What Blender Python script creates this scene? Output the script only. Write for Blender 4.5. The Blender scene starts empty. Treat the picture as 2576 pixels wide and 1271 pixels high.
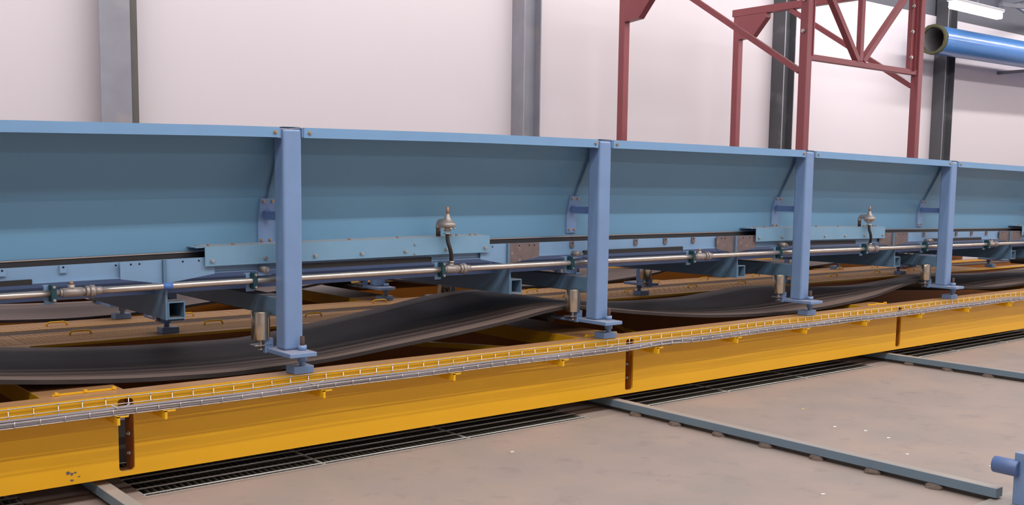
import bpy, math, random
from mathutils import Vector, Matrix
random.seed(4)
C = bpy.context.scene.collection

# ------------------------------------------------------------------ camera (fitted to the photograph)
W, H = 2576, 1271
F_PX, CY = 2628.395, 745.421
YAW, PITCH, ROLL = 0.68971, -0.10466, 0.01301
CAM = Vector((-2.50821, -4.68853, 1.41927))
f = Vector((math.sin(YAW)*math.cos(PITCH), math.cos(YAW)*math.cos(PITCH), math.sin(PITCH)))
r = Vector((math.cos(YAW), -math.sin(YAW), 0)); u = r.cross(f)
r2 = r*math.cos(ROLL)+u*math.sin(ROLL); u2 = -r*math.sin(ROLL)+u*math.cos(ROLL)
cd = bpy.data.cameras.new('camera'); cam = bpy.data.objects.new('camera', cd); C.objects.link(cam)
cam.matrix_world = Matrix(((r2.x, u2.x, -f.x, CAM.x), (r2.y, u2.y, -f.y, CAM.y), (r2.z, u2.z, -f.z, CAM.z), (0, 0, 0, 1)))
cd.sensor_fit = 'HORIZONTAL'; cd.sensor_width = 36
cd.lens = F_PX/W*36
cd.shift_y = (CY-H/2)/W
cd.clip_end = 200
bpy.context.scene.camera = cam

# ------------------------------------------------------------------ materials
def lin(c):
    c = c/255
    return c/12.92 if c <= .04045 else ((c+.055)/1.055)**2.4
def L(rgb): return tuple(lin(x) for x in rgb)+(1,)
def mat(name, rgb, rough=.5, metal=0., var=.06, dust=None, dust_amt=.8, scale=6., bump=0., spots=None, emit=0, coat=0):
    m = bpy.data.materials.new(name); m.use_nodes = True
    nt = m.node_tree; N = nt.nodes; K = nt.links
    b = N['Principled BSDF']
    tc = N.new('ShaderNodeNewGeometry')
    nz = N.new('ShaderNodeTexNoise'); nz.inputs['Scale'].default_value = scale; nz.inputs['Detail'].default_value = 5
    K.new(tc.outputs['Position'], nz.inputs['Vector'])
    hs = N.new('ShaderNodeMixRGB'); hs.blend_type = 'MIX'
    c = L(rgb); lo = tuple(x*(1-var*2) for x in c[:3])+(1,); hi = tuple(min(1, x*(1+var*2)) for x in c[:3])+(1,)
    hs.inputs[1].default_value = lo; hs.inputs[2].default_value = hi
    K.new(nz.outputs['Fac'], hs.inputs[0]); col = hs.outputs[0]
    if spots:
        n2 = N.new('ShaderNodeTexNoise'); n2.inputs['Scale'].default_value = spots[1]; n2.inputs['Detail'].default_value = 8
        K.new(tc.outputs['Position'], n2.inputs['Vector'])
        rp = N.new('ShaderNodeValToRGB'); rp.color_ramp.elements[0].position = spots[2]; rp.color_ramp.elements[1].position = spots[2]+.12
        K.new(n2.outputs['Fac'], rp.inputs[0])
        mx = N.new('ShaderNodeMixRGB'); K.new(rp.outputs[0], mx.inputs[0]); K.new(col, mx.inputs[1]); mx.inputs[2].default_value = L(spots[0]); col = mx.outputs[0]
    if dust:
        sp = N.new('ShaderNodeSeparateXYZ'); K.new(tc.outputs['True Normal'], sp.inputs[0])
        mr = N.new('ShaderNodeMapRange'); mr.inputs[1].default_value = .8; mr.inputs[2].default_value = .97
        mr.inputs[4].default_value = dust_amt
        K.new(sp.outputs[2], mr.inputs[0])
        mx = N.new('ShaderNodeMixRGB'); K.new(mr.outputs[0], mx.inputs[0]); K.new(col, mx.inputs[1]); mx.inputs[2].default_value = L(dust); col = mx.outputs[0]
    K.new(col, b.inputs['Base Color'])
    b.inputs['Roughness'].default_value = rough; b.inputs['Metallic'].default_value = metal
    if coat: b.inputs['Coat Weight'].default_value = coat
    if bump:
        bn = N.new('ShaderNodeTexNoise'); bn.inputs['Scale'].default_value = scale*6; bn.inputs['Detail'].default_value = 6
        K.new(tc.outputs['Position'], bn.inputs['Vector'])
        bp = N.new('ShaderNodeBump'); bp.inputs['Strength'].default_value = bump; bp.inputs['Distance'].default_value = .004
        K.new(bn.outputs['Fac'], bp.inputs['Height']); K.new(bp.outputs[0], b.inputs['Normal'])
    if emit:
        b.inputs['Emission Color'].default_value = (1, .97, 1, 1); b.inputs['Emission Strength'].default_value = emit
    return m
DUST = (172, 128, 92)
M = dict(
 panel=mat('sky_blue_sheet_paint', (102, 147, 176), .42, var=.05, scale=1.5),
 lip=mat('pale_blue_lip_paint', (118, 158, 196), .4, var=.04),
 post=mat('lavender_blue_paint', (119, 147, 186), .38, dust=(165, 160, 165), dust_amt=.7),
 teal=mat('blue_green_paint', (118, 158, 184), .42, dust=(160, 150, 140), dust_amt=.7, spots=((150, 160, 160), 9, .66)),
 stringer=mat('light_blue_channel_paint', (124, 158, 190), .42, dust=(170, 175, 185), dust_amt=.5),
 navy=mat('deep_blue_paint', (88, 112, 158), .4, var=.05),
 cross=mat('dusty_teal_tube_paint', (94, 126, 152), .45, dust=(150, 140, 130), dust_amt=.7),
 yellow=mat('signal_yellow_paint', (236, 176, 26), .33, var=.03, scale=2, dust=DUST, dust_amt=.93),
 inner=mat('orange_brown_primer', (178, 104, 28), .5, var=.08, scale=5, spots=((110, 66, 26), 7, .7)),
 yellowp=mat('bright_yellow_paint', (240, 184, 30), .35, var=.03),
 walk=mat('dusty_yellow_plate', (188, 140, 80), .65, var=.08, scale=9, dust=(176, 132, 92), dust_amt=.85),
 brown=mat('shade_brown_strip', (92, 72, 60), .8, var=.1),
 belt=None,
 rubber=mat('black_rubber', (38, 35, 35), .6, var=.1),
 steel=mat('galvanised_pipe_steel', (200, 190, 180), .33, .85, var=.1, scale=14),
 cast=mat('cast_zinc_fitting', (168, 158, 152), .5, .55, var=.12, scale=20),
 chrome=mat('polished_roller_steel', (205, 195, 175), .22, .95, var=.05),
 bolt=mat('zinc_bolt', (205, 198, 192), .3, .8, var=.05),
 gold=mat('yellow_passivated_bolt', (190, 158, 118), .35, .5, var=.05),
 raw=mat('bare_brown_steel_plate', (122, 108, 106), .5, .35, var=.14, scale=22, spots=((160, 140, 130), 30, .58)),
 clamp=mat('dark_green_plastic_clamp', (22, 66, 74), .5),
 tape=mat('blue_tape', (80, 120, 190), .5),
 rust=mat('rusty_thread', (84, 66, 62), .8, .3, var=.15, scale=40),
 copper=mat('brown_brass_stem', (160, 126, 104), .5, .4),
 red=mat('oxide_red_paint', (150, 78, 82), .4, var=.05, scale=4),
 galv=mat('galvanised_column', (152, 151, 160), .5, .1, var=.12, scale=3, spots=((164, 156, 156), 3.2, .56)),
 galvd=mat('weathered_grey_angle', (100, 96, 92), .6, .2, var=.1, scale=4),
 dcol=mat('dark_grey_column', (86, 86, 90), .6, .0, var=.1, scale=3, spots=((112, 110, 112), 3, .58)),
 wall=mat('off_white_wall', (226, 216, 219), .55, var=.012, scale=.5),
 ceil=mat('dark_grey_cladding', (92, 92, 100), .7, var=.05, scale=1),
 floor=None,
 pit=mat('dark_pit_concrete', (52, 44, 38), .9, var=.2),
 grate=mat('galvanised_grating', (205, 203, 196), .4, .2, var=.1, scale=30),
 grated=mat('dark_bearing_bar', (104, 100, 90), .6, .4, var=.1),
 rail=mat('grey_blue_rail_paint', (112, 134, 150), .45, dust=(176, 160, 146), dust_amt=.75, spots=((128, 132, 128), 8, .68)),
 mortar=mat('rough_mortar', (112, 98, 90), .95, var=.2, scale=30, bump=.8),
 wire=mat('bright_zinc_wire', (196, 190, 186), .3, .7, var=.05),
 cable=mat('grey_cable_sheath', (140, 131, 132), .5, var=.06),
 pipeb=mat('glossy_azure_pipe', (74, 136, 206), .3, var=.04, coat=.4),
 insul=mat('mossy_pipe_rim', (84, 82, 58), .9, var=.2, scale=30, bump=.8),
 liner=mat('grey_pipe_liner', (120, 118, 120), .7, var=.08),
 tube=mat('lit_fluorescent_diffuser', (255, 255, 255), .5, emit=40),
 fixture=mat('white_fixture_housing', (200, 200, 205), .5),
 strut=mat('grey_roof_strut', (122, 124, 134), .5, .2),
 chip=mat('pale_paper_chip', (226, 228, 220), .7),
 chipo=mat('straw_chip', (214, 190, 130), .7),
 hole=mat('drilled_hole_shadow_black', (20, 22, 28), .9),
)
def floor_mat():
    m = bpy.data.materials.new('dusty_concrete_floor'); m.use_nodes = True
    nt = m.node_tree; N = nt.nodes; K = nt.links; b = N['Principled BSDF']
    g = N.new('ShaderNodeNewGeometry')
    def noise(s, d, rgh=.55):
        n = N.new('ShaderNodeTexNoise'); n.inputs['Scale'].default_value = s; n.inputs['Detail'].default_value = d; n.inputs['Roughness'].default_value = rgh
        K.new(g.outputs['Position'], n.inputs['Vector']); return n.outputs['Fac']
    def ramp(f_, a, b_):
        rp = N.new('ShaderNodeMapRange'); rp.inputs[1].default_value = a; rp.inputs[2].default_value = b_; K.new(f_, rp.inputs[0]); return rp.outputs[0]
    def mix(fac, a, b_):
        mx = N.new('ShaderNodeMixRGB'); K.new(fac, mx.inputs[0])
        for i, v in ((1, a), (2, b_)):
            if isinstance(v, tuple): mx.inputs[i].default_value = v
            else: K.new(v, mx.inputs[i])
        return mx.outputs[0]
    c = mix(ramp(noise(1.6, 6), .35, .65), L((164, 145, 134)), L((150, 138, 131)))
    c = mix(ramp(noise(5, 8, .7), .55, .75), c, L((136, 124, 119)))
    c = mix(ramp(noise(60, 4), .66, .78), c, L((118, 106, 100)))
    K.new(c, b.inputs['Base Color']); b.inputs['Roughness'].default_value = .62
    bp = N.new('ShaderNodeBump'); bp.inputs['Strength'].default_value = .25; bp.inputs['Distance'].default_value = .003
    K.new(noise(25, 8), bp.inputs['Height']); K.new(bp.outputs[0], b.inputs['Normal'])
    return m
M['floor'] = floor_mat()
def belt_mat():
    m = bpy.data.materials.new('worn_rubber_belt'); m.use_nodes = True
    nt = m.node_tree; N = nt.nodes; K = nt.links; b = N['Principled BSDF']
    uv = N.new('ShaderNodeUVMap'); sp = N.new('ShaderNodeSeparateXYZ'); K.new(uv.outputs[0], sp.inputs[0])
    mp = N.new('ShaderNodeMapping'); mp.inputs['Scale'].default_value = (1.2, 60, 1); K.new(uv.outputs[0], mp.inputs[0])
    nz = N.new('ShaderNodeTexNoise'); nz.inputs['Scale'].default_value = 1; nz.inputs['Detail'].default_value = 4; K.new(mp.outputs[0], nz.inputs['Vector'])
    ad = N.new('ShaderNodeMath'); ad.operation = 'MULTIPLY_ADD'; K.new(nz.outputs['Fac'], ad.inputs[0]); ad.inputs[1].default_value = .05; K.new(sp.outputs[1], ad.inputs[2])
    rp = N.new('ShaderNodeValToRGB'); cr = rp.color_ramp
    e = cr.elements; e[0].position = 0; e[0].color = L((134, 114, 104)); e[1].position = 1; e[1].color = L((122, 104, 97))
    for p, c in ((.125, (130, 110, 100)), (.132, (58, 50, 46)), (.142, (100, 84, 78)), (.2, (98, 82, 74)), (.5, (82, 68, 61)), (.8, (88, 74, 67)), (.86, (100, 86, 81)), (.885, (44, 39, 38)), (.91, (102, 86, 80))):
        x = e.new(p); x.color = L(c)
    K.new(ad.outputs[0], rp.inputs[0]); K.new(rp.outputs[0], b.inputs['Base Color'])
    b.inputs['Roughness'].default_value = .62
    return m
M['belt'] = belt_mat()

# ------------------------------------------------------------------ mesh builder
def warp_amt(x):
    P = [(-6, -.14), (-2.2, -.066), (-1.38, -.038), (-.4, -.014), (1, .008), (2.5, .014), (4.2, .014), (5.9, -.004), (8, -.03), (10, -.06), (16, -.14)]
    for (a, A), (b, B) in zip(P, P[1:]):
        if x <= b: return A+(B-A)*max(0, (x-a))/(b-a)
    return P[-1][1]
def warp_w(z):
    P = [(.6, 0), (.9, .4), (1.09, .9), (1.7, 1)]
    if z <= .6: return 0
    for (a, A), (b, B) in zip(P, P[1:]):
        if z <= b: return A+(B-A)*(z-a)/(b-a)
    return 1
class MB:
    def __init__(s, warp=False): s.v = []; s.f = []; s.sm = []; s.uv = None; s.warp = warp
    def add(s, vs, fs, sm=False):
        o = len(s.v); s.v += [Vector(x) for x in vs]
        for q in fs: s.f.append([o+i for i in q]); s.sm.append(sm)
        return s
    def box(s, x0, x1, y0, y1, z0, z1, dx=0):
        if dx and x1-x0 > dx:
            return s.prism([(y0, z0), (y1, z0), (y1, z1), (y0, z1)], x0, x1, dx)
        vs = [(x, y, z) for z in (z0, z1) for y in (y0, y1) for x in (x0, x1)]
        return s.add(vs, [(0, 2, 3, 1), (4, 5, 7, 6), (0, 1, 5, 4), (2, 6, 7, 3), (0, 4, 6, 2), (1, 3, 7, 5)])
    def prism(s, prof, x0, x1, dx=.5, sm=False):       # closed (y,z) profile swept along X
        n = max(1, int(math.ceil((x1-x0)/dx))); k = len(prof)
        vs = [(x0+(x1-x0)*i/n, y, z) for i in range(n+1) for (y, z) in prof]
        fs = [(i*k+j, i*k+(j+1) % k, (i+1)*k+(j+1) % k, (i+1)*k+j) for i in range(n) for j in range(k)]
        s.add(vs, fs, sm); o = len(s.v)-len(vs)
        s.f.append([o+j for j in range(k)][::-1]); s.sm.append(False)
        s.f.append([o+n*k+j for j in range(k)]); s.sm.append(False)
        return s
    def ext(s, pts, axis, a, b):                       # closed polygon extruded along an axis
        k = len(pts); vs = []
        for t in (a, b):
            for p, q in pts:
                vs.append((t, p, q) if axis == 'x' else (p, t, q) if axis == 'y' else (p, q, t))
        fs = [list(range(k)), list(range(2*k-1, k-1, -1))]+[(j, k+j, k+(j+1) % k, (j+1) % k) for j in range(k)]
        return s.add(vs, fs)
    def cyl(s, p0, p1, r0, n=16, r1=None, caps=True):
        p0 = Vector(p0); p1 = Vector(p1); d = (p1-p0).normalized(); r1 = r0 if r1 is None else r1
        a = d.orthogonal().normalized(); b = d.cross(a)
        vs = [p+(a*math.cos(2*math.pi*i/n)+b*math.sin(2*math.pi*i/n))*rr for p, rr in ((p0, r0), (p1, r1)) for i in range(n)]
        o = len(s.v); s.add(vs, [(i, (i+1) % n, n+(i+1) % n, n+i) for i in range(n)], True)
        if caps:
            s.f.append([o+i for i in range(n)][::-1]); s.sm.append(False); s.f.append([o+n+i for i in range(n)]); s.sm.append(False)
        return s
    def lathe(s, prof, c, n=24):                       # (r,z) profile about a vertical axis
        k = len(prof); c = Vector(c)
        vs = [c+Vector((rr*math.cos(2*math.pi*i/n), rr*math.sin(2*math.pi*i/n), z)) for i in range(n) for rr, z in prof]
        return s.add(vs, [(i*k+j, ((i+1) % n)*k+j, ((i+1) % n)*k+j+1, i*k+j+1) for i in range(n) for j in range(k-1)], True)
    def sweep(s, path, rad, n=8):
        path = [Vector(p) for p in path]; m = len(path); vs = []; a = None
        for i, p in enumerate(path):
            d = (path[min(i+1, m-1)]-path[max(i-1, 0)]).normalized()
            a = (d.orthogonal() if a is None else a-d*a.dot(d)).normalized(); b = d.cross(a)
            vs += [p+(a*math.cos(2*math.pi*j/n)+b*math.sin(2*math.pi*j/n))*rad for j in range(n)]
        o = len(s.v); s.add(vs, [(i*n+j, i*n+(j+1) % n, (i+1)*n+(j+1) % n, (i+1)*n+j) for i in range(m-1) for j in range(n)], True)
        s.f.append([o+j for j in range(n)][::-1]); s.sm.append(False)
        s.f.append([o+(m-1)*n+j for j in range(n)]); s.sm.append(False)
        return s
    def bar(s, p0, p1, w, h, up=(0, 0, 1)):            # rectangular bar between two points
        p0 = Vector(p0); p1 = Vector(p1); d = (p1-p0).normalized(); up = Vector(up)
        a = d.cross(up).normalized(); b = a.cross(d).normalized()
        vs = [p+a*sx*w/2+b*sz*h/2 for p in (p0, p1) for sx, sz in ((-1, -1), (1, -1), (1, 1), (-1, 1))]
        return s.add(vs, [(0, 1, 2, 3), (7, 6, 5, 4), (0, 4, 5, 1), (1, 5, 6, 2), (2, 6, 7, 3), (3, 7, 4, 0)])
    def hexn(s, c, axis, rr, h):                       # bolt head
        c = Vector(c); d = Vector(axis); return s.cyl(c, c+d*h, rr, 6).cyl(c+d*h, c+d*h*1.5, rr*.55, 8)
def obj(name, mb, m, parent=None, bevel=0, loc=None):
    off = Vector(loc) if loc else Vector((0, 0, 0))
    root = parent
    while root is not None: off = off+root.location; root = root.parent
    vs = []
    for v in mb.v:
        v = v.copy()
        if mb.warp: v.z += warp_amt(v.x)*warp_w(v.z)
        vs.append(v-off)
    me = bpy.data.meshes.new(name); me.from_pydata(vs, [], mb.f); me.validate()
    if len(me.polygons) == len(mb.sm): me.polygons.foreach_set('use_smooth', mb.sm)
    if mb.uv and len(me.loops):
        ul = me.uv_layers.new(name='UVMap')
        for lp in me.loops: ul.data[lp.index].uv = mb.uv[lp.vertex_index]
    import bmesh
    bm = bmesh.new(); bm.from_mesh(me); bmesh.ops.recalc_face_normals(bm, faces=bm.faces); bm.to_mesh(me); bm.free()
    me.materials.append(m if not isinstance(m, str) else M[m])
    o = bpy.data.objects.new(name, me); C.objects.link(o)
    if loc: o.location = loc
    if parent: o.parent = parent
    if bevel:
        b = o.modifiers.new('bevel', 'BEVEL'); b.width = bevel; b.segments = 2; b.limit_method = 'ANGLE'
    return o
def tag(o, label, cat, group=None, kind=None):
    if label: o['label'] = label
    if cat: o['category'] = cat
    if group: o['group'] = group
    if kind: o['kind'] = kind
    return o
def thing(name, loc, label, cat, group=None):
    o = bpy.data.objects.new(name, None); C.objects.link(o); o.location = loc
    return tag(o, label, cat, group)
ORD = ['first', 'second', 'third', 'fourth', 'fifth', 'sixth', 'seventh', 'eighth', 'ninth', 'tenth']
S = 2.15          # post spacing
LB = 3.225        # frame bay length
ZT = .473         # top of the yellow frame

# ------------------------------------------------------------------ room
def struct(name, mb, m, **k):
    o = obj(name, mb, m, **k); o['kind'] = 'structure'; return o
fl = MB().box(-9, 26, -9, -.085, -.12, 0)
pier_x = [(-1.30+LB*k, -.845+LB*k) for k in range(-1, 5)]
for k, (a, b) in enumerate(pier_x): fl.box(a-.02, b-.0, -.085, 5.45, -.12, 0)
struct('floor', fl, 'floor')
pit = MB().box(-9, 26, -.085, 5.45, -1.0, -.9).box(-9, 26, -.2, -.088, -.9, -.12)
struct('trim_1', pit, 'pit')
struct('wall_back', MB().box(-9, 26, 5.45, 5.6, -.9, 4.6), 'wall')
struct('wall_back_upper', MB().box(-9, 26, 5.48, 5.6, 4.6, 6.2), 'ceil')
struct('wall_right', MB().box(26, 26.15, -9, 5.6, -.1, 6.2), 'wall')
struct('wall_left', MB().box(-9.15, -9, -9, 5.6, -.1, 6.2), 'wall')
struct('wall_front', MB().box(-9, 26, -9.15, -9, -.1, 6.2), 'wall')
struct('ceiling', MB().box(-9.15, 26.15, -9.15, 5.6, 6.2, 6.3), 'ceil')

# ------------------------------------------------------------------ wall columns
def hcol(x, t, h=.2, w=.28):
    y0, y1 = 5.45-h-.03, 5.449
    m = MB().box(x, x+.016, y0, y1, -.0, 6.19).box(x+w-.016, x+w, y0, y1, 0, 6.19).box(x+.016, x+w-.016, (y0+y1)/2-.006, (y0+y1)/2+.006, 0, 6.19)
    return m
c1 = thing('steel_column', (.88, 5.3, 0), 'wide mottled galvanised wall column, the leftmost one', 'column', 'wall columns')
obj('flange', MB().box(.74, 1.02, 5.19, 5.206, 0, 6.19), 'galv', c1)
obj('web', MB().box(.874, .886, 5.206, 5.449, 0, 6.19), 'galv', c1)
obj('angle_strip', MB().box(1.024, 1.092, 5.21, 5.22, 0, 6.19).box(1.024, 1.032, 5.22, 5.449, 0, 6.19), 'galvd', c1)
for x, mm, lab in ((5.80, 'galv', 'grey steel wall column with bright centre edge left of the red frame'),
                   (10.98, 'dcol', 'dark grey wall column behind the tall red leg'),
                   (15.78, 'dcol', 'dark grey wall column under the open end of the blue pipe')):
    c = thing('steel_column', (x+.14, 5.3, 0), lab, 'column', 'wall columns')
    w = .28 if x < 15 else .34
    obj('flange', MB().box(x, x+.016, 5.22, 5.449, 0, 6.19), mm, c)
    obj('flange', MB().box(x+w-.016, x+w, 5.22, 5.449, 0, 6.19), mm, c)
    obj('web', MB().box(x+.016, x+w-.016, 5.33, 5.342, 0, 6.19), mm, c)
    obj('edge_highlight', MB().box(x-.002, x+.018, 5.216, 5.22, 0, 6.19), 'galv', c)  # lighter strip paints the highlight along the flange edge

# ------------------------------------------------------------------ roof struts, lights, large pipe
rb = thing('roof_beam', (15, 4.6, 5.0), 'grey roof beam of crossed struts behind the ceiling light', 'beam')
obj('strut', MB().bar((13.2, 3.4, 4.62), (19.5, 5.2, 4.86), .06, .08), 'strut', rb)
obj('strut', MB().bar((13.9, 3.35, 4.33), (19.0, 3.5, 4.75), .06, .06), 'strut', rb)
obj('strut', MB().bar((15.2, 4.6, 4.6), (15.2, -8, 5.4), .1, .2), 'strut', rb)
def fix(x0, x1, y, z, label, grp='ceiling tube lights'):
    t = thing('tube_light', ((x0+x1)/2, y, z), label, 'light', grp)
    obj('housing', MB().box(x0-.03, x1+.03, y-.07, y+.07, z+.055, z+.1), 'fixture', t, bevel=.01)
    obj('hanger', MB().box((x0+x1)/2-.02, (x0+x1)/2+.02, y-.02, y+.02, z+.1, 6.2), 'strut', t)
    obj('diffuser', MB().box(x0, x1, y-.055, y+.055, z-.05, z+.055), 'tube', t, bevel=.02)
    return t
fix(12.5, 13.98, 3.4, 4.17, 'glowing fluorescent tube light near the top right corner')
pp = thing('large_pipe', (17, 4.85, 4.05), 'large glossy blue pipe with open mossy end high on the wall', 'pipe')
PY, PR = 4.78, .24
def ppz(x): return 4.0+.012*(x-14.6)
pl = MB()
n = 40; x0, x1 = 14.5, 25.9
vs = []
for x, rr in ((x0, PR), (x1, PR), (x1, PR-.03), (x0, PR-.03)):
    vs += [(x, PY+rr*math.cos(2*math.pi*i/n), ppz(x)+rr*math.sin(2*math.pi*i/n)) for i in range(n)]
body = MB().add(vs[:2*n], [(i, (i+1) % n, n+(i+1) % n, n+i) for i in range(n)], True)
obj('pipe_body', body, 'pipeb', pp)
obj('pipe_liner', MB().add(vs[2*n:], [(i, (i+1) % n, n+(i+1) % n, n+i) for i in range(n)], True), 'liner', pp)
rim = MB(); vs = []
for x, rr in ((x0-.02, PR+.012), (x0+.05, PR+.014), (x0+.05, PR-.034), (x0-.02, PR-.034)):
    vs += [(x, PY+(rr+random.uniform(-.006, .006))*math.cos(2*math.pi*i/n), ppz(x)+(rr+random.uniform(-.006, .006))*math.sin(2*math.pi*i/n)) for i in range(n)]
rim.add(vs, [(k*n+i, k*n+(i+1) % n, ((k+1) % 4)*n+(i+1) % n, ((k+1) % 4)*n+i) for k in range(4) for i in range(n)], True)
obj('rim', rim, 'insul', pp)
for x in (18.2, 23):
    obj('wall_bracket', MB().box(x, x+.06, 4.5, 5.448, ppz(x)-PR-.06, ppz(x)-PR), 'strut', pp)

# ------------------------------------------------------------------ red gantry
g = thing('red_gantry', (8.3, 3.5, 0), 'oxide red steel gantry of four legs standing astride the far conveyor', 'gantry')
XA, XB, YN, YF, TG = 7.155, 9.43, 2.12, 4.86, 3.93
for x in (XA, XB):
    for y in (YN, YF):
        z0 = ZT if y < 3 else 0
        l = obj('leg', MB().box(x, x+.1, y, y+.1, z0, TG-.1), 'red', g, bevel=.008)
    obj('top_beam', MB().box(x-.003, x+.103, YN-.01, YF+.13, TG-.1, TG), 'red', g, bevel=.008)
    obj('gusset', MB().ext([(YF, TG-.1), (YF-.46, TG-.1), (YF-.46, TG-.16), (YF-.24, TG-.40), (YF, TG-.42)], 'x', x+.0, x+.1), 'red', g)
    obj('diagonal_brace', MB().bar((x+.03, YN+.1, 2.70), (x+.03, 4.02, 3.82), .05, .06, (0, 0, 1)), 'red', g)
yt = YN+.02
obj('lower_chord', MB().box(XA+.1, XB, yt, yt+.06, 2.82, 2.885), 'red', g, bevel=.006)
obj('upper_chord', MB().box(XA+.1, XB, yt, yt+.06, 3.84, 3.9), 'red', g, bevel=.006)
xm = 8.235
obj('truss_post', MB().box(xm-.035, xm+.035, yt, yt+.06, 2.885, 3.84), 'red', g, bevel=.006)
for x in (XA+.13, XB-.13):
    e = obj('end_post', MB().box(x-.03, x+.03, yt, yt+.06, 2.885, 3.84), 'red', g, bevel=.006)
    e2 = obj('end_plate', MB().box(x+(.03 if x > xm else -.035), x+(.035 if x > xm else -.03), yt-.03, yt+.09, 2.86, 3.86), 'red', g)
obj('truss_diagonal', MB().bar((XA+.19, yt+.03, 3.83), (xm-.05, yt+.03, 2.89), .06, .07, (0, 1, 0)), 'red', g)
obj('truss_diagonal', MB().bar((XB-.17, yt+.03, 3.83), (xm+.05, yt+.03, 2.89), .06, .07, (0, 1, 0)), 'red', g)
for z in (3.62, 3.32, 3.02):
    obj('bolt', MB().hexn((XB-.17, yt-.002, z), (0, -1, 0), .022, .02), 'bolt', g)
for z in (3.45, 3.12):
    obj('bolt', MB().hexn((XA-.001, YN+.05, z), (-1, 0, 0), .022, .02), 'bolt', g)

# ------------------------------------------------------------------ yellow frames
XS = -.875        # right edge of the first joint slot
def front_beam(k, yoff=0, visible=True):
    xa, xb = XS+LB*k, XS+LB*(k+1)-.07
    t = thing('frame_beam', ((xa+xb)/2, yoff, .1), 'x', 'beam', 'yellow front beams on the floor rails')
    Y0 = yoff-.04
    web = MB().box(xa, xb, Y0, Y0+.012, .098, ZT)
    # splice around the joint slot at the right end, with rounded corners
    s0, s1 = xb, xb+.07; rr = .016
    def pl(cx, cz, sx, sz):
        pts = [(cx, cz)]+[(cx+sx*rr-sx*rr*math.cos(a), cz+sz*rr-sz*rr*math.sin(a)) for a in [math.pi/2*i/5 for i in range(6)]][::-1]
        return pts
    web.box(s0, s1, Y0, Y0+.012, .098, .122).box(s0, s1, Y0, Y0+.012, .452, ZT)
    for cx, cz, sx, sz in ((s0, .122, 1, 1), (s1, .122, -1, 1), (s0, .452, 1, -1), (s1, .452, -1, -1)):
        web.ext(pl(cx, cz, sx, sz), 'y', Y0, Y0+.012)
    obj('web', web, 'yellow', t)
    obj('top_flange', MB().box(xa, s1, Y0+.012, yoff+.075, ZT-.012, ZT), 'yellow', t)
    obj('bottom_flange', MB().box(xa, s1, Y0+.012, yoff+.075, .098, .11), 'yellow', t)
    e = obj('end_plate', MB().box(xa, xa+.012, Y0+.012, yoff+.075, .11, ZT-.012), 'inner', t)
    obj('end_plate', MB().box(xb-.012, xb, Y0+.012, yoff+.03, .11, ZT-.012), 'inner', t)
    for z in (.19, .28, .37):
        obj('bolt', MB().hexn((xa, yoff+.01, z), (-1, 0, 0), .012, .012), 'bolt', e)
    return t
labs = ['yellow frame beam at the left edge with chipped paint near its slot', 'longest yellow frame beam, between the left slot and the slot under the second post',
        'yellow frame beam between the second and third joint slots', 'yellow frame beam running out of the right edge of the photo', 'yellow frame beam past the right edge']
for k in range(-1, 3):
    t = front_beam(k); t['label'] = labs[k+1]
    xa = XS+LB*k
    for j in range(4):
        x = xa-.0+.78*j+ (.86 if False else .9-.0) if False else xa+.095+.8*j
        if k == -1 and j < 3: x = xa+.1+.8*j
        if x < -2.4: continue
        br = obj('tray_bracket', MB().box(x, x+.012, -.165, -.04, .362, .4).box(x, x+.05, -.165, -.155, .395, .401), 'yellowp', t)
    if k == -1:
        obj('tray_bracket', MB().box(-.99, -.978, -.165, -.04, .362, .4).box(-.99, -.94, -.165, -.155, .395, .401), 'yellowp', t)
        ch = MB()
        for cx, cz, w, h in ((-1.165, .152, .02, .008), (-1.15, .145, .014, .008), (-1.135, .15, .012, .004), (-1.15, .118, .016, .005), (-1.12, .13, .01, .003)):
            pts = [(cx+w*.6*math.cos(a)*random.uniform(.6, 1.1), cz+h*math.sin(a)*random.uniform(.6, 1.2)) for a in [i*2*math.pi/9 for i in range(9)]]
            ch.ext(pts, 'y', -.0408, -.04)
        obj('paint_chip', ch, 'raw', t)
def rear_beam(x0, x1, y, label, flip=1, grp='inner yellow beams'):
    t = thing('frame_beam', ((x0+x1)/2, y, .1), label, 'beam', grp)
    obj('top_flange', MB().box(x0, x1, y, y+.1, ZT-.014, ZT, 0), 'walk', t)
    obj('plate_ledge', MB().box(x0, x1, y+.1, y+.13, ZT-.024, ZT-.013).box(x0, x1, y-.03, y, ZT-.026, ZT-.013) if y > 2 else MB().box(x0, x1, y+.1, y+.13, ZT-.024, ZT-.013), 'walk', t)
    obj('flange_edge', MB().box(x0, x1, y-.002, y, ZT-.016, ZT-.002), 'yellowp', t)
    obj('web', MB().box(x0, x1, y+.045, y+.057, .1, ZT-.014), 'inner', t)
    obj('bottom_flange', MB().box(x0, x1, y, y+.1, .09, .1), 'yellow', t)
    return t
rear_beam(-4, 15, 1.63, 'inner yellow beam under the near conveyor rear feet')
rear_beam(-4, 15, 2.55, 'inner yellow beam carrying the far conveyor front feet')
rear_beam(-4, 15, 4.25, 'yellow beam along the far side below the wall')
CM = ['yellow cross member with dusty top at the left edge by the first slot', 'dusty yellow cross member left of the second post foot', 'dusty yellow cross member right of the third post foot', 'yellow cross member at the far right', 'yellow cross member beyond the right edge']
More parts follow.
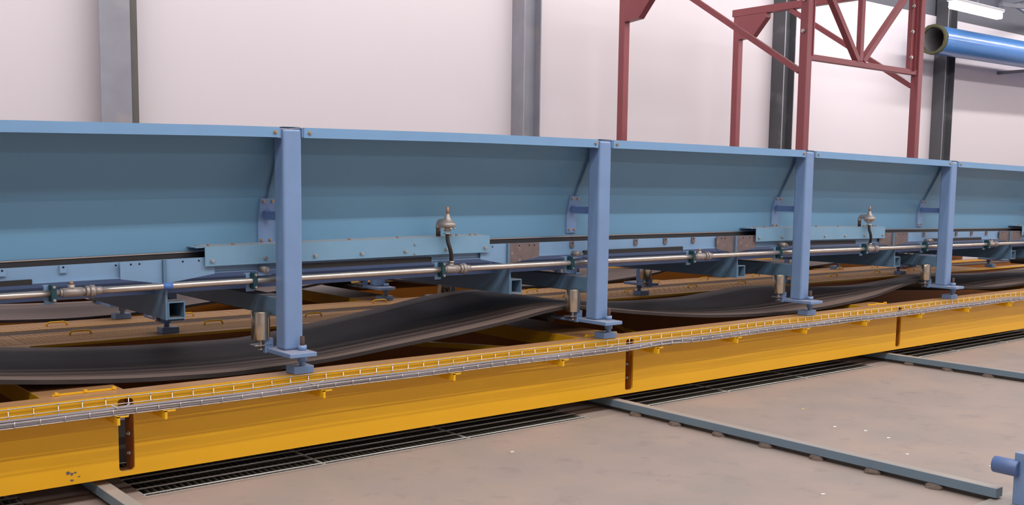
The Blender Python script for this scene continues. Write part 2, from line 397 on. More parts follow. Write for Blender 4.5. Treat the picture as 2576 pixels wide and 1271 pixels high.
for k in range(0, 4):
    c = -1.055+LB*k
    t = thing('cross_member', (c, .8, .37), CM[k], 'cross beam', 'cross members of the near frame')
    obj('box_beam', MB().box(c-.18, c+.18, .074, 1.631, .38, ZT-.001), 'yellow', t, bevel=.003)
    b = obj('hold_down_bar', MB().box(c-.13, c+.15, .085, .094, ZT, ZT+.008), 'yellowp', t)
    for dx in (-.12, .005, .13): obj('nub', MB().box(c+dx, c+dx+.015, .08, .1, ZT+.002, ZT+.014), 'yellowp', b)
for k in range(0, 4):
    c = -1.055+LB*k
    if k < 4:
        t = obj('cross_member', MB().box(c-.18, c+.18, 2.649, 4.251, .38, ZT-.001), 'yellow')
        tag(t, '%s yellow cross member of the far frame, counted from the left' % ORD[k], 'cross beam', 'cross members of the far frame')
for k, (a, b) in enumerate((((1.86, .0), (.75, 1.68)), ((2.55, .0), (3.6, 1.68)), ((5.1, .0), (3.98, 1.68)), ((5.75, .0), (6.8, 1.68)))):
    t = obj('diagonal_brace', MB().bar((a[0], a[1], .40), (b[0], b[1], .40), .035, .03), 'yellowp')
    tag(t, ['thin yellow angle brace left of the second post under the belt', 'short yellow brace seen right of the second post foot', 'yellow brace in shadow left of the fourth post', 'yellow brace in shadow right of the fourth post'][k], 'brace', 'horizontal braces in the frame')

# ------------------------------------------------------------------ walkway plates
gapfill = obj('walkway_strip', MB().box(-4, 15, 2.14, 2.30, .455, ZT-.004), 'brown')  # dark brown colour stands in for the shade between the plate rows
tag(gapfill, 'long dark brown strip of painted shade between the two rows of walkway plates', 'strip')
def handle(x, y, parent):
    p = [(x, y, ZT+.002), (x+.006, y, ZT+.02), (x+.02, y, ZT+.027), (x+.11, y, ZT+.027), (x+.124, y, ZT+.02), (x+.13, y, ZT+.002)]
    return obj('lift_handle', MB().sweep(p, .006, 8), 'yellowp', parent)
def plate(x0, x1, y0, y1, label, grp):
    t = thing('walkway_plate', ((x0+x1)/2, (y0+y1)/2, ZT-.01), label, 'plate', grp)
    m = MB().box(x0+.003, x1-.003, y0+.003, y1-.003, ZT-.012, ZT)
    nx = int((x1-x0-.04)/.035); ny = int((y1-y0-.04)/.035)
    for i in range(nx):
        for j in range(ny):
            cx = x0+.03+i*.035; cy = y0+.03+j*.035; s_ = 1 if (i+j) % 2 else -1
            d = .011; w = .0028
            m.add([(cx-d, cy-s_*d-w, ZT), (cx-d, cy-s_*d+w, ZT), (cx+d, cy+s_*d+w, ZT), (cx+d, cy+s_*d-w, ZT), (cx-d*.5, cy-s_*d*.5, ZT+.0022), (cx+d*.5, cy+s_*d*.5, ZT+.0022)],
                  [(0, 4, 1), (1, 4, 5, 2), (2, 5, 3), (3, 5, 4, 0)])
    obj('checker_plate', m, 'walk', t)
    handle(x0+.3, (y0+y1)/2, t); handle(x1-.45, (y0+y1)/2, t)
    return t
for row, (ya, yb, nm) in enumerate(((1.735, 2.138, 'near'), (2.302, 2.545, 'far'))):
    for k in range(-1, 7):
        x0 = -.86+LB/2*k
        plate(x0, x0+LB/2, ya, yb, 'dusty checker plate with two lift handles, %s in the %s walkway row' % (ORD[k+1], nm), '%s row of walkway plates' % nm)

# ------------------------------------------------------------------ rails, shims, gratings
def rail(k):
    xa = 2.185+LB*k; y_end = -2.505 if k == 0 else -8.5
    lab = {-1: 'short dusty floor rail at the bottom left, under the first slot', 0: 'long grey blue floor rail ending at the buffer stop', 1: 'grey blue floor rail running off the right edge'}[k]
    t = thing('floor_rail', (xa+.03, -2, .02), lab, 'rail', 'floor rails')
    obj('rail_bar', MB().box(xa, xa+.062, y_end, 5.0, .024, .07), 'rail', t, bevel=.003)
    y = -.22; n_ = 0
    while y > max(y_end, -6) and n_ < 26:
        l = .075; pts = []
        m = MB(); k_ = 10
        vs = []
        for zz, sc in ((0, 1.15), (.012, 1.05), (.0238, .8)):
            for a in range(k_):
                an = a*2*math.pi/k_; vs.append((xa+.018+math.cos(an)*.04*sc*random.uniform(.85, 1.1), y+math.sin(an)*l*.6*sc*random.uniform(.85, 1.1), zz))
        m.add(vs, [(q*k_+i, q*k_+(i+1) % k_, (q+1)*k_+(i+1) % k_, (q+1)*k_+i) for q in range(2) for i in range(k_)]+[[2*k_+i for i in range(k_)]])
        obj('mortar_pad', m, 'mortar', t)
        y -= .33; n_ += 1
    obj('packing_strip', MB().box(xa+.03, xa+.07, y_end+.02, 4.9, .001, .023), 'galvd', t)
    return t
for k in (-1, 0, 1): rail(k)
bs = thing('buffer_stop', (2.22, -2.66, 0), 'blue buffer stop with round bumper at the rail end', 'buffer stop')
obj('base_plate', MB().box(2.03, 2.42, -2.95, -2.475, .0005, .016), 'rail', bs)
obj('upright', MB().box(2.19, 2.215, -2.95, -2.575, .016, .255), 'post', bs, bevel=.003)
obj('upright', MB().box(2.215, 2.30, -2.64, -2.575, .016, .253), 'post', bs, bevel=.003)
obj('bumper', MB().cyl((2.19, -2.485, .183), (2.19, -2.60, .183), .038, 32), 'navy', bs, bevel=.004)
GR = []
for k in range(-1, 3):
    x0 = -.845+LB*k; x1 = x0+LB-.455
    ns = 3; w = (x1-x0)/ns
    for j in range(ns):
        a, b = x0+w*j, x0+w*(j+1)-.004
        if b < -2.2: continue
        t = thing('floor_grating', ((a+b)/2, .3, -.03), 'floor grating, %s panel %s' % (['left', 'middle', 'right'][j], ['before the first rail, at the left edge', 'between the first and second rails', 'between the second and third rails', 'beyond the third rail'][k+1]), 'grating', 'floor gratings')
        bars = MB(); x = a+.006
        while x < b: bars.box(x, x+.004, -.082, .6, -.032, -.002); x += .0333
        obj('bearing_bars', bars, 'grated', t)
        rods = MB(); y = -.055
        while y < .6:
            rods.cyl((a, y, .001), (b, y, .001), .0042, 8); y += .1
        obj('cross_rods', rods, 'grate', t)
        obj('edge_frame', MB().box(a, b, -.085, -.079, -.032, .001).box(a, a+.004, -.079, .6, -.032, 0).box(b-.004, b, -.079, .6, -.032, 0), 'grate', t)

# ------------------------------------------------------------------ cable tray and cables
tr = thing('cable_tray', (3, -.1, .4), 'galvanised wire mesh cable tray along the yellow beams', 'cable tray')
X0, X1 = -2.4, 10.6
def sag(x): return .004*math.sin(x*2.1)+.003*math.sin(x*5.3+1)
lw = MB()
def zz(x): return (-.022*math.exp(-((x-2.75)/.25)**2))
for y, z in ((-.052, .466), (-.052, .434), (-.052, .405), (-.085, .403), (-.115, .403), (-.143, .405), (-.143, .426)):
    pth = []
    x = X0
    while x <= X1+.01:
        pth.append((x, y, z+ (sag(x)*.5 if y > -.1 else sag(x)*.5+.6*zz(x)*0)+ (.01*math.exp(-((x-2.55)/.2)**2) if y < -.1 else 0))); x += .1
    lw.sweep(pth, .0026, 6)
x = X0
if True:
    cw = lw
    while x < X1:
        d = sag(x)*.5
        cw.sweep([(x, -.049, .47+d), (x, -.049, .406+d), (x, -.055, .4+d), (x, -.138, .4+d), (x, -.146, .406+d), (x, -.146, .43+d)], .0024, 6); x += .1
obj('wire_basket', lw, 'wire', tr)
for i, (y, z, rr) in enumerate(((-.0645, .413, .0085), (-.081, .412, .008), (-.098, .413, .009), (-.115, .412, .008), (-.132, .413, .0085), (-.106, .426, .0075), (-.088, .425, .007))):
    pth = []; x = X0+.05; ph = random.uniform(0, 6)
    while x < X1: pth.append((x, y+.002*math.sin(x*3+ph), z+sag(x)*.5+.0015*math.sin(x*7+ph))); x += .08
    o = obj('cable', MB().sweep(pth, rr, 8), 'cable')
    tag(o, 'grey sheathed cable lying with others in the wire tray', 'cable', 'cables in the tray')
for i, x in enumerate((-.98, -.02, 2.0, 5.6)):
    o = obj('cable_tie', MB().box(x, x+.006, -.14, -.056, .43, .434).sweep([(x, -.14, .434), (x+.03, -.15, .44), (x+.05, -.152, .452)], .0018, 5), 'fixture')
    tag(o, ['white cable tie on the tray by the left slot', 'white cable tie on the tray by the first post', 'white cable tie on the tray near the second slot', 'white cable tie on the tray near the third slot'][i], 'cable tie')

# ------------------------------------------------------------------ support posts
def post(i, row, yo, label, grp):
    X = i*S; near = row == 0
    def Y(y): return yo+(y if near else 1.725-y)          # rear row is mirrored
    def B(mb, x0, x1, y0, y1, z0, z1): a, b = sorted((Y(y0), Y(y1))); return mb.box(x0, x1, a, b, z0, z1)
    t = thing('support_post', (X-.03, Y(0), ZT), label, 'post', grp)
    tb = MB(warp=True); B(tb, X-.1025, X, 0, .1, .59, 1.6955)
    obj('upright_tube', tb, 'post', t, bevel=.012)
    obj('base_plate', B(MB(), X-.135, X+.012, -.118, .17, .568, .59), 'post', t, bevel=.003)
    xs, ys = X-.022, Y(-.03)
    obj('levelling_screw', MB().cyl((xs, ys, .58), (xs, ys, .66), .0115, 14), 'rust', t)
    obj('screw_neck', MB().cyl((xs, ys, ZT+.03), (xs, ys, .56), .016, 16), 'post', t)
    obj('nut', MB().cyl((xs, ys, .59), (xs, ys, .615), .023, 6), 'post', t)
    obj('nut', MB().cyl((xs, ys, .533), (xs, ys, .567), .0245, 20), 'post', t)
    obj('foot_block', B(MB(), X-.078, X+.032, -.05, .04, ZT+.0005, ZT+.038), 'post', t, bevel=.003)
    # belt guide roller on its lug
    rx, ry = X-.152, Y(.165)
    obj('roller_lug', B(MB(), X-.2, X-.105, .13, .2, .602, .608), 'bolt', t, bevel=.002)
    lug2 = obj('roller_lug', B(MB(), X-.145, X-.1, .13, .2, .565, .64), 'post', t, bevel=.002)
    r_ = obj('guide_roller', MB().cyl((rx, ry, .632), (rx, ry, .775), .047, 32), 'chrome', t, bevel=.003)
    obj('roller_shaft', MB().cyl((rx, ry, .585), (rx, ry, .632), .012, 14).cyl((rx, ry, .575), (rx, ry, .588), .016, 6), 'bolt', r_)
    # cross tie to the opposite post
    if near:
        obj('cross_tie', MB(warp=True).box(X-.1, X-.01, yo+.101, yo+1.62, .755, .85), 'cross', t, bevel=.005)
    # arm and bolted plate on the trough wall
    xm_ = X-.051
    a = MB(warp=True); B(a, xm_-.02, xm_+.02, .101, .285, 1.243, 1.285); obj('bracket_arm', a, 'navy', t)
    p = MB(warp=True); pts = [(.300, 1.115), (.309, 1.115), (.309, 1.235), (.277, 1.352), (.268, 1.35), (.300, 1.233)]
    p.ext([(Y(a_), b_) for a_, b_ in pts], 'x', xm_-.042, xm_+.042)
    bp = obj('bracket_plate', p, 'post', t)
    if near:
        for dx, z in ((-.024, 1.135), (.024, 1.135), (-.024, 1.335), (.024, 1.335)):
            yy = .300 if z < 1.2 else .272
            obj('bolt', MB(warp=True).hexn((xm_+dx, Y(yy), z), (0, -1, 0), .008, .008), 'gold', bp)
    return t
PN = ['blue support post just outside the left edge', 'leftmost of the front blue support posts, with a guide roller at its foot', 'second front blue support post from the left', 'third front blue support post from the left', 'fourth front blue support post from the left', 'fifth front blue support post, at the right edge', 'sixth front blue support post beyond the right edge']
for i in range(-1, 5):
    post(i, 0, 0, PN[i+1], 'front posts of the near conveyor')
for i in range(-1, 6):
    post(i, 1, 0, '%s rear post of the near conveyor from the left, standing on the walkway edge' % ORD[i+1], 'rear posts of the near conveyor')
Y2 = 2.585
for i in range(-1, 7):
    post(i, 0, Y2, '%s front post of the far conveyor from the left, seen below the near one' % ORD[i+1], 'front posts of the far conveyor')

# ------------------------------------------------------------------ trough walls, lips, seals
WALL = [(.31, 1.095), (.31, 1.235), (.277, 1.355), (.15, 1.60), (.11, 1.695)]
def wallprof(t=.004):
    return WALL+[(y+t, z) for y, z in WALL[::-1]]
BN = ['left', 'second', 'third', 'fourth', 'fifth', 'sixth']
for i in range(-1, 5):
    xa, xb = i*S-.05, (i+1)*S-.052
    t = thing('trough_panel', ((xa+xb)/2, .2, 1.06), ['blue folded trough panel filling the upper left of the conveyor', 'blue folded trough panel between the first and second posts', 'blue folded trough panel between the second and third posts', 'blue folded trough panel between the third and fourth posts', 'blue folded trough panel right of the fourth post', 'blue folded trough panel beyond the right edge'][i+1], 'panel', 'near side trough panels')
    if i == -1: xa = -4.3
    obj('folded_sheet', MB(warp=True).prism(wallprof(), xa, xb, .3), 'panel', t)
    la, lb_ = i*S+.01, (i+1)*S-.122
    if i == -1: la = -4.3
    lp = obj('lip', MB(warp=True).prism([(-.006, 1.652), (-.001, 1.652), (-.001, 1.697), (.115, 1.697), (.115, 1.702), (-.006, 1.702)], la, lb_, .3), 'lip', t)
    obj('end_tab', MB(warp=True).box(lb_-.001, lb_+.018, .012, .10, 1.65, 1.697), 'post', lp)
    obj('end_tab', MB(warp=True).box(la-.009, la+.001, .0, .1, 1.655, 1.70), 'post', lp)
    for x in (la+.03, lb_-.024):
        obj('bolt', MB(warp=True).hexn((x, -.006, 1.677), (0, -1, 0), .009, .008), 'gold', lp)
    obj('top_splice', MB(warp=True).box(xb-.045, xb+.045, .0, .11, 1.7021, 1.705), 'cross', t)
    rb_ = [(y-.0005, z) for y, z in WALL[2:]]+[(y-.016, z) for y, z in WALL[::-1][:3]]
    obj('joint_rib_shadow', MB(warp=True).ext(rb_, 'x', xb-.006, xb+.002), 'cross', t)  # rib at the joint, its dark colour also stands for the shadow there
    obj('seal_strip', MB(warp=True).prism([(.296, 1.050), (.314, 1.050), (.314, 1.094), (.296, 1.094)], xa, xb, .3), 'rubber', t)
    obj('seal_clip', MB(warp=True).prism([(.292, 1.089), (.2955, 1.089), (.2955, 1.0945), (.292, 1.0945)], xa, xb, .3), 'steel', t)
o = obj('trough_panel', MB(warp=True).prism([(1.725-y, z) for y, z in wallprof()], -4.3, 10.6, .5), 'panel'); tag(o, 'blue inner far wall of the near trough, behind the front panels', 'panel')
o = obj('trough_panel', MB().prism([(y+Y2, z-.03) for y, z in wallprof()], -4.3, 15, .5), 'panel'); tag(o, 'blue front wall of the far conveyor trough, hidden behind the near one', 'panel')

# ------------------------------------------------------------------ stringer channel + pan + ribs
RIB = [-2.78, -.625, 1.49, 3.65, 5.79, 7.94, 10.1]
for i in range(len(RIB)-1):
    xa, xb = RIB[i]+.012, RIB[i+1]-.012
    t = thing('side_channel', ((xa+xb)/2, .25, .97), 'light blue side channel below the trough seal, %s length from the left' % ORD[i], 'channel', 'side channels')
    obj('channel_web', MB(warp=True).prism([(.222, .986), (.228, .986), (.228, 1.056), (.30, 1.050), (.30, 1.056), (.222, 1.067)], xa, xb, .3), 'stringer', t)
    obj('channel_toe', MB(warp=True).prism([(.21, .984), (.222, .984), (.222, .989), (.21, .989)], xa, xb, .3), 'stringer', t)
    # black rubber skid
    e = .93+S*(i-1)
    obj('rubber_pad', MB(warp=True).prism([(.207, .980), (.2215, .980), (.2215, 1.006), (.207, 1.006)], max(e-.95, xa), e, .3), 'rubber', t)
    tabm = 'stringer' if i < 1 else 'raw'
    for j, x in enumerate(((-1.34, -1.085) if i == 0 else (2.028, 2.613, 2.905, 3.196) if i == 2 else (RIB[i]+.54, RIB[i]+1.12, RIB[i]+1.41, RIB[i]+1.70))):
        if i == 1: continue
        tb_ = obj('tab', MB(warp=True).box(x-.016, x+.016, ( .212), .222, 1.028, 1.066), tabm, t)
        obj('bolt_hole', MB(warp=True).cyl((x, .212, 1.056), (x, .2112, 1.056), .005, 10), 'hole', tb_)
    pan = obj('side_pan', MB(warp=True).prism([(.44, 1.0), (.335, .925), (.31, .918), (.31, .886), (.60, .886), (.60, .892), (.316, .892), (.316, .912), (.338, .919), (.443, .995)], xa-.005, xb+.005, .3), 'navy', t)
    obj('belly_pan', MB(warp=True).prism([(.60, .886), (1.12, .886), (1.41, .95), (1.41, 1.05), (1.40, 1.05), (1.40, .955), (1.118, .892), (.60, .892)], xa, xb, .5), 'navy', t)
for i, x in enumerate(RIB):
    t = thing('cross_bearer', (x, .2, .77), ['blue cross bearer outside the left edge', 'blue cross bearer with square tube end left of the first post', 'blue cross bearer with square tube end left of the second post', 'blue cross bearer with square tube end left of the third post', 'blue cross bearer with square tube end left of the fourth post', 'blue cross bearer with square tube end near the right edge', 'blue cross bearer beyond the right edge'][i], 'cross beam', 'square tube cross bearers')
    obj('rib_plate', MB(warp=True).box(x-.011, x-.001, .172, 1.5, .768, .925), 'cross', t)
    obj('rib_edge', MB(warp=True).box(x-.011, x+.005, (.19), .22, .925, 1.068), 'cross', t)
    w = .006; y0, y1 = .17, 1.55
    tube = MB(warp=True)
    def rect(a): return [(x+a, .77+a), (x+.084-a, .77+a), (x+.084-a, .856-a), (x+a, .856-a)]
    o_, in_ = rect(0), rect(w)
    vs = [(px, y0, pz) for px, pz in o_]+[(px, y0, pz) for px, pz in in_]+[(px, y1, pz) for px, pz in o_]+[(px, y1, pz) for px, pz in in_]
    fs = []
    for a in range(4):
        b = (a+1) % 4
        fs += [(a, b, 4+b, 4+a), (8+a, 8+b, 12+b, 12+a), (a, 8+a, 8+b, b), (4+a, 4+b, 12+b, 12+a)]
    tube.add(vs, fs); obj('square_tube', tube, 'cross', t)
    lm = 'stringer' if i <= 2 else 'raw'; rm = 'stringer' if i <= 1 else 'raw'
    for side, mm in ((-1, lm), (1, rm)):
        xi = x-.012 if side < 0 else x+.006; xo = x-.21 if side < 0 else x+.25
        pl = obj('splice_plate', MB(warp=True).ext([(xi, .946), (xi, 1.067), (xo, 1.067), (xo, .981)], 'y', .203, .2115), mm, t)
        for dx in (.03, .11, .15) if side > 0 else (.06, .1, .17):
            obj('bolt_hole', MB(warp=True).cyl((x+side*(dx+.06), .203, 1.052), (x+side*(dx+.06), .2022, 1.052), .005, 10), 'hole', pl)

# ------------------------------------------------------------------ cover boxes, regulators
def cover(k):
    xa, xb = -.43+2*S*k, 1.335+2*S*k
    t = thing('cover_box', ((xa+xb)/2, .25, 1.02), ['long blue green bolted cover behind the first post', 'blue green bolted cover behind the third post', 'blue green bolted cover at the right edge'][k], 'cover', 'bolted covers on the seal')
    obj('cover_angle', MB(warp=True).prism([(.185, 1.022), (.19, 1.022), (.19, 1.115), (.308, 1.119), (.308, 1.124), (.185, 1.120)], xa, xb, .3), 'teal', t)
    for j in range(7):
        obj('bolt', MB(warp=True).hexn((xa+.035+j*.2825, .185, 1.05), (0, -1, 0), .010, .009), 'bolt', t)
    for dx in (.04, .17, .84, 1.15, 1.52, 1.56, 1.66, 1.70):
        obj('bolt', MB(warp=True).hexn((xa+dx, .24, 1.121), (0, 0, 1), .008, .007), 'copper', t)
    if k == 0:
        for z in (1.033, 1.085): obj('bolt', MB(warp=True).hexn((.80, .185, z), (0, -1, 0), .006, .006), 'bolt', t)
    obj('end_foot', MB(warp=True).box(xa-.04, xa+.001, .2, .308, 1.115, 1.12), 'teal', t)
    return t
for k in range(3): cover(k)
for k in range(2):
    x = 1.003+4.33*k; y = .155; w_ = warp_amt(x)*.9; zc = 1.124+w_; zb = 1.118+w_
    t = thing('air_regulator', (x, y, zb), ['cast metal air regulator on the cover between the first two posts', 'cast metal air regulator on the cover right of the third post'][k], 'regulator', 'air regulators')
    obj('bell_body', MB().lathe([(.001, .125), (.011, .122), (.014, .11), (.018, .098), (.030, .082), (.042, .073), (.048, .067), (.049, .052), (.044, .047), (.034, .045), (.025, .042), (.024, .036), (.021, .028), (.019, .022), (.001, .021)], (x, y, zb+.012), 32), 'cast', t)
    for a_ in range(6):
        an = a_*math.pi/3+.4; obj('bolt', MB().hexn((x+.04*math.cos(an), y+.04*math.sin(an), zb+.056), (0, 0, -1), .006, .008), 'bolt', t)
    obj('adjusting_stem', MB().cyl((x, y, zb+.13), (x, y, zb+.175), .0095, 14, .0075), 'copper', t)
    arc = [(x, y+.01, zb+.085), (x, y+.03, zb+.09), (x, y+.05, zb+.09)]+[(x, y+.06+.03*math.sin(q), zb+.058+.032*math.cos(q)) for q in [i*math.pi/2/6 for i in range(1, 7)]]+[(x, y+.09, zb+.05)]
    obj('elbow', MB().sweep(arc, .0165, 16), 'cast', t)
    obj('spigot', MB().cyl((x, y+.09, zb+.052), (x, y+.09, zc-.004), .0135, 14), 'rust', t)
    obj('collar', MB().cyl((x, y, zb+.018), (x, y, zb+.026), .019, 18), 'chrome', t)
    ze = .984+warp_amt(x)*.6
    ph = [(x, y, zb+.02), (x-.001, y-.006, zb-.02), (x+.006, y-.016, zb-.06), (x+.02, y-.012, zb-.10), (x+.027, y-.003, ze+.01), (x+.0275, y, ze-.004)]
    pts = []
    for a in range(len(ph)-1):
        for q in range(6):
            tt = q/6; P0 = Vector(ph[max(a-1, 0)]); P1 = Vector(ph[a]); P2 = Vector(ph[a+1]); P3 = Vector(ph[min(a+2, len(ph)-1)])
            pts.append(.5*((2*P1)+(P2-P0)*tt+(2*P0-5*P1+4*P2-P3)*tt*tt+(-P0+3*P1-3*P2+P3)*tt**3))
    pts.append(Vector(ph[-1]))
    obj('hose', MB().sweep(pts, .0115, 12), 'rubber', t)

# ------------------------------------------------------------------ air pipe
YP, ZP = .155, .938
TEES = [-1.07, 1.03, 3.195, 5.36, 7.47]
ap = thing('air_pipe', (3, YP, ZP), 'galvanised air pipe running along below the side channels', 'pipe')
cuts = [-4.3]+[v for x in TEES for v in (x-.035, x+.13)]+[10.6]
for a, b in zip(cuts[::2], cuts[1::2]):
    obj('pipe_length', MB(warp=True).sweep([(a+(b-a)*i/12, YP, ZP) for i in range(13)], .0165, 16), 'steel', ap)
for x in TEES:
    te = obj('tee', MB(warp=True).cyl((x-.04, YP, ZP), (x+.045, YP, ZP), .023, 18).cyl((x-.05, YP, ZP), (x-.038, YP, ZP), .0195, 18).cyl((x, YP, ZP+.01), (x, YP, ZP+.038), .0185, 16, .014), 'cast', ap)
    if x in (1.03, 5.36): obj('hose_collar', MB(warp=True).cyl((x, YP, ZP+.038), (x, YP, ZP+.046), .021, 18), 'chrome', te)
    else: obj('plug', MB(warp=True).cyl((x, YP, ZP+.038), (x, YP, ZP+.052), .010, 6), 'copper', te)
    obj('union', MB(warp=True).cyl((x+.045, YP, ZP), (x+.06, YP, ZP), .019, 8).cyl((x+.06, YP, ZP), (x+.078, YP, ZP), .027, 8).cyl((x+.078, YP, ZP), (x+.1, YP, ZP), .030, 8).cyl((x+.1, YP, ZP), (x+.132, YP, ZP), .020, 18), 'cast', ap)
obj('tape_band', MB(warp=True).cyl((-.655, YP, ZP), (-.61, YP, ZP), .0172, 18), 'tape', ap)
CL = [-1.15, -.19, .965, 1.965, 3.12, 4.12, 5.285, 6.25, 7.39, 8.4]
for i, x in enumerate(CL):
    t = thing('pipe_clamp', (x, YP, ZP), 'dark green pipe clamp on a blue strip, %s along the air pipe from the left' % ORD[i], 'clamp', 'pipe clamps')
    obj('clamp_block', MB(warp=True).box(x-.012, x+.012, YP-.024, YP+.024, ZP-.042, ZP+.042), 'clamp', t, bevel=.004)
    for z in (-.032, .032): obj('bolt', MB(warp=True).hexn((x, YP-.024, ZP+z), (0, -1, 0), .007, .004), 'bolt', t)
    obj('mounting_strip', MB(warp=True).box(x-.03, x+.012, YP+.025, YP+.032, .882, .974).box(x-.03, x+.012, YP+.032, .224, .968, .974), 'stringer', t)
# small valves beside each post
for i in range(0, 4):
    x = i*S-.13
    t = thing('drain_valve', (x, .16, 1.0), 'small round valve on a bracket just left of the %s post' % ORD[i], 'valve', 'valves beside the posts')
    obj('valve_body', MB(warp=True).cyl((x+.0, .13, .993), (x+.0, .2, .993), .016, 16).cyl((x+.0, .12, .993), (x, .13, .993), .011, 6), 'cast', t)
    obj('bracket', MB(warp=True).box(x-.045, x+.03, .14, .2, .965, .972), 'post', t)
    obj('drop_tube', MB(warp=True).cyl((x-.035, .17, .965), (x-.035, .17, .9), .007, 10), 'copper', t)

# ------------------------------------------------------------------ return belts and idlers
def beltz(x):
    d = (x-(-.16)+2.15) % 4.3-2.15; z1 = .468+.212*(abs(d)/2.15)**1.45
    k = 90.
    return -math.log(math.exp(-k*(z1-.6))+math.exp(-k*(.668-.6)))/k+.6
FRONT = [(-4.4, .475), (-3.3, .53), (-2.6, .62), (-2.3, .665), (-2.0, .63), (-1.37, .548), (-1.03, .512), (-.66, .485), (-.26, .472), (.19, .484), (.7, .525), (1.11, .562), (1.56, .612), (1.85, .652), (2.0, .662), (2.15, .650), (2.39, .618), (2.61, .59), (3.02, .544), (3.45, .506), (3.9, .483), (4.3, .474), (4.74, .478), (5.1, .495), (5.55, .53), (6.0, .597), (6.25, .628), (6.5, .60), (6.89, .552), (7.27, .517), (7.84, .495), (8.3, .5), (9, .53), (10.3, .63), (10.6, .65), (11, .62), (12, .53), (13, .49), (14.2, .56), (15, .65)]
REAR = [(-4.4, .47), (-3.2, .53), (-2.3, .65), (-1.7, .585), (-1.08, .51), (-.67, .474), (-.3, .456), (.24, .446), (.8, .500), (1.32, .568), (1.82, .639), (2.1, .656), (2.49, .614), (3.14, .520), (3.87, .474), (4.37, .469), (4.9, .497), (5.3, .520), (5.65, .515), (6.1, .48), (6.5, .455), (7.13, .442), (7.9, .473), (8.3, .508), (8.7, .50), (9.2, .47), (10.2, .45), (11, .465), (12, .53), (13, .49), (15, .6)]
def crv(P, x):                                          # monotone-ish smooth interpolation
    for i in range(len(P)-1):
        if x <= P[i+1][0]: break
    x0, z0 = P[i]; x1, z1 = P[i+1]; h = x1-x0; t = min(max((x-x0)/h, 0), 1)
    def sl(j):
        if j <= 0 or j >= len(P)-1: return 0
        a = (P[j][1]-P[j-1][1])/(P[j][0]-P[j-1][0]); b = (P[j+1][1]-P[j][1])/(P[j+1][0]-P[j][0])
        return 0 if a*b <= 0 else 2*a*b/(a+b)
    m0, m1 = sl(i)*h, sl(i+1)*h
    return (2*t**3-3*t*t+1)*z0+(t**3-2*t*t+t)*m0+(-2*t**3+3*t*t)*z1+(t**3-t*t)*m1
def belt(x0, x1, y0, y1, label):
    m = MB(); n = int((x1-x0)/.06); ny = 24; uv = []; TH = .02
    ts = sorted(set([i/ny for i in range(ny+1)]+[.117, .122, .127, .132, .137, .872, .877, .882, .887, .892]))
    def zz_(x, t):
        a, b = crv(FRONT, x), crv(REAR, x)
        return a+(b-a)*t**.6-.006*math.sin(math.pi*t)
    def bead(t): return -.004*(math.exp(-((t-.127)/.004)**2)+math.exp(-((t-.882)/.004)**2))
    vs = []
    for s_ in (0, 1):
        for i in range(n+1):
            x = x0+(x1-x0)*i/n
            for t in ts: vs.append((x, y0+(y1-y0)*t, zz_(x, t)+(bead(t) if s_ == 0 else -TH))); uv.append((x, t))
    k = len(ts); o = (n+1)*k; fs = []
    for i in range(n):
        for j in range(k-1):
            a = i*k+j; fs.append((a, a+1, a+k+1, a+k)); fs.append((o+a, o+a+k, o+a+k+1, o+a+1))
    m.add(vs, fs, True)
    ev = []                                             # cut edges, coloured dark for the shadow they lie in, their own vertices
    for j in (0, k-1):
        q = len(m.v)
        for i in range(n+1):
            p = vs[i*k+j]; ev = [(p[0], p[1]+(-.002 if j == 0 else .002), p[2]-.001), (p[0], p[1]+(-.002 if j == 0 else .002), p[2]-TH)]
            m.v += [Vector(e_) for e_ in ev]; uv += [(p[0], .86), (p[0], .86)]
        for i in range(n): m.f.append([q+2*i, q+2*i+1, q+2*i+3, q+2*i+2]); m.sm.append(False)
    m.uv = uv
    ob = obj('return_belt', m, 'belt'); tag(ob, label, 'belt'); return ob
belt(-4.3, 12, .215, 1.45, 'near return belt of dark rubber sagging in long waves below the conveyor')
belt(-4.3, 15, .215+Y2, 1.45+Y2, 'far return belt of dark rubber seen beyond the walkway')
for yo, nm, n_ in ((0, 'near', 4), (Y2, 'far', 4)):
    for k in range(-1, n_-1):
        x = 1.99+4.3*k
        if k == 1: continue
        t = thing('return_idler', (x, yo+.85, .585), '%s return roller from the left carrying a crest of the %s belt' % (['first', 'second', 'third', 'third'][k+1], nm), 'roller', 'return rollers')
        obj('roller', MB().cyl((x, yo+.36, .585), (x, yo+1.40, .585), .04, 24), 'rubber', t)
        obj('axle', MB().cyl((x, yo+.33, .585), (x, yo+1.43, .585), .01, 12), 'galvd', t)
        for y0_, y1_ in ((.165, .345), (1.415, 1.56)): obj('bearing_arm', MB().box(x-.012, x+.04, yo+y0_, yo+y1_, .573, .588), 'post', t)

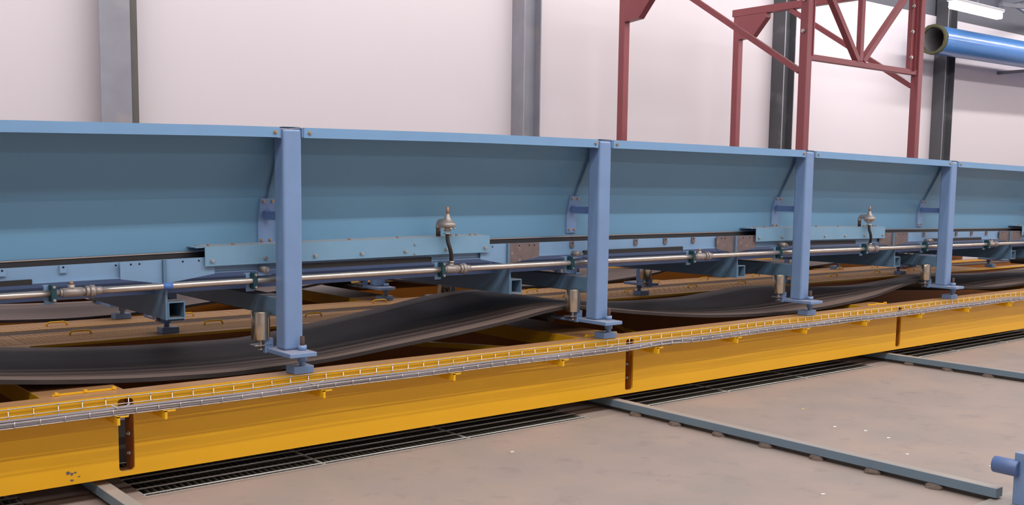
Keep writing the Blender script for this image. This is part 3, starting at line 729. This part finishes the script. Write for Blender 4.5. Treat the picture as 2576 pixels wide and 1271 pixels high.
# ------------------------------------------------------------------ small litter on the floor
LIT = [((.994, -.459), 'white chip on the floor below the gratings, left of the long rail', 'chip'), ((3.221, -.736), 'straw coloured chip lying right of the long rail', 'chipo'),
       ((2.94, -1.16), 'pale sliver right of the long rail, behind the others', 'chip'), ((2.946, -1.511), 'pale chip right of the long rail, midway to the buffer stop', 'chip'),
       ((2.686, -1.778), 'bright chip right of the long rail, nearer its end', 'chip'), ((2.813, -2.175), 'white chip just left of the round bumper', 'chip'),
       ((1.666, -1.938), 'white chip at the bottom edge, left of the long rail end', 'chip'), ((3.0, -1.33), 'small pale fragment among the chips right of the rail', 'chip')]
for (x, y), lab, mm in LIT:
    a0 = random.uniform(0, 3); pts = [(x+.014*math.cos(a)*random.uniform(.7, 1.2), y+.009*math.sin(a)*random.uniform(.7, 1.2)) for a in [i*2*math.pi/7+a0 for i in range(7)]]
    o = obj('litter_chip', MB().ext(pts, 'z', .0003, .004), mm); tag(o, lab, 'litter', 'chips of litter on the floor')

# ------------------------------------------------------------------ lighting: rows of ceiling tubes, plus added wall fill
def area(x, y, z, sx, sy, e, rot=(0, 0, 0), col=(1, .965, .97)):
    l = bpy.data.lights.new('tube_or_fill_lamp', 'AREA'); l.shape = 'RECTANGLE'; l.size = sx; l.size_y = sy; l.energy = e; l.color = col
    o = bpy.data.objects.new('tube_or_fill_lamp', l); C.objects.link(o); o.location = (x, y, z); o.rotation_euler = rot; return o
for x in range(-8, 25, 4):
    if x > -5:
        area(x+1, -1.9, 4.2, 3.9, .07, 64)
        area(x+1, -2.65, 4.2, 3.9, .07, 64)
        area(x+1.5, -5.6, 4.3, 3.9, .08, 58)
    area(x, 2.9, 5.7, 3.9, .12, 78, (math.radians(50), 0, 0))  # row implied by the pipe's shadow, tilt added to brighten the wall
    area(x, -.5, 5.7, 3.9, .12, 54, (math.radians(62), 0, 0))  # added fill row with no real fixture, brightens the wall
w = bpy.data.worlds.new('world'); bpy.context.scene.world = w; w.use_nodes = True
w.node_tree.nodes['Background'].inputs[0].default_value = (.8, .85, 1, 1); w.node_tree.nodes['Background'].inputs[1].default_value = .14
sc = bpy.context.scene
sc.view_settings.view_transform = 'Standard'; sc.view_settings.look = 'None'; sc.view_settings.gamma = 1; sc.view_settings.use_curve_mapping = False
sc.view_settings.exposure = -0.14
sc.cycles.max_bounces = 8
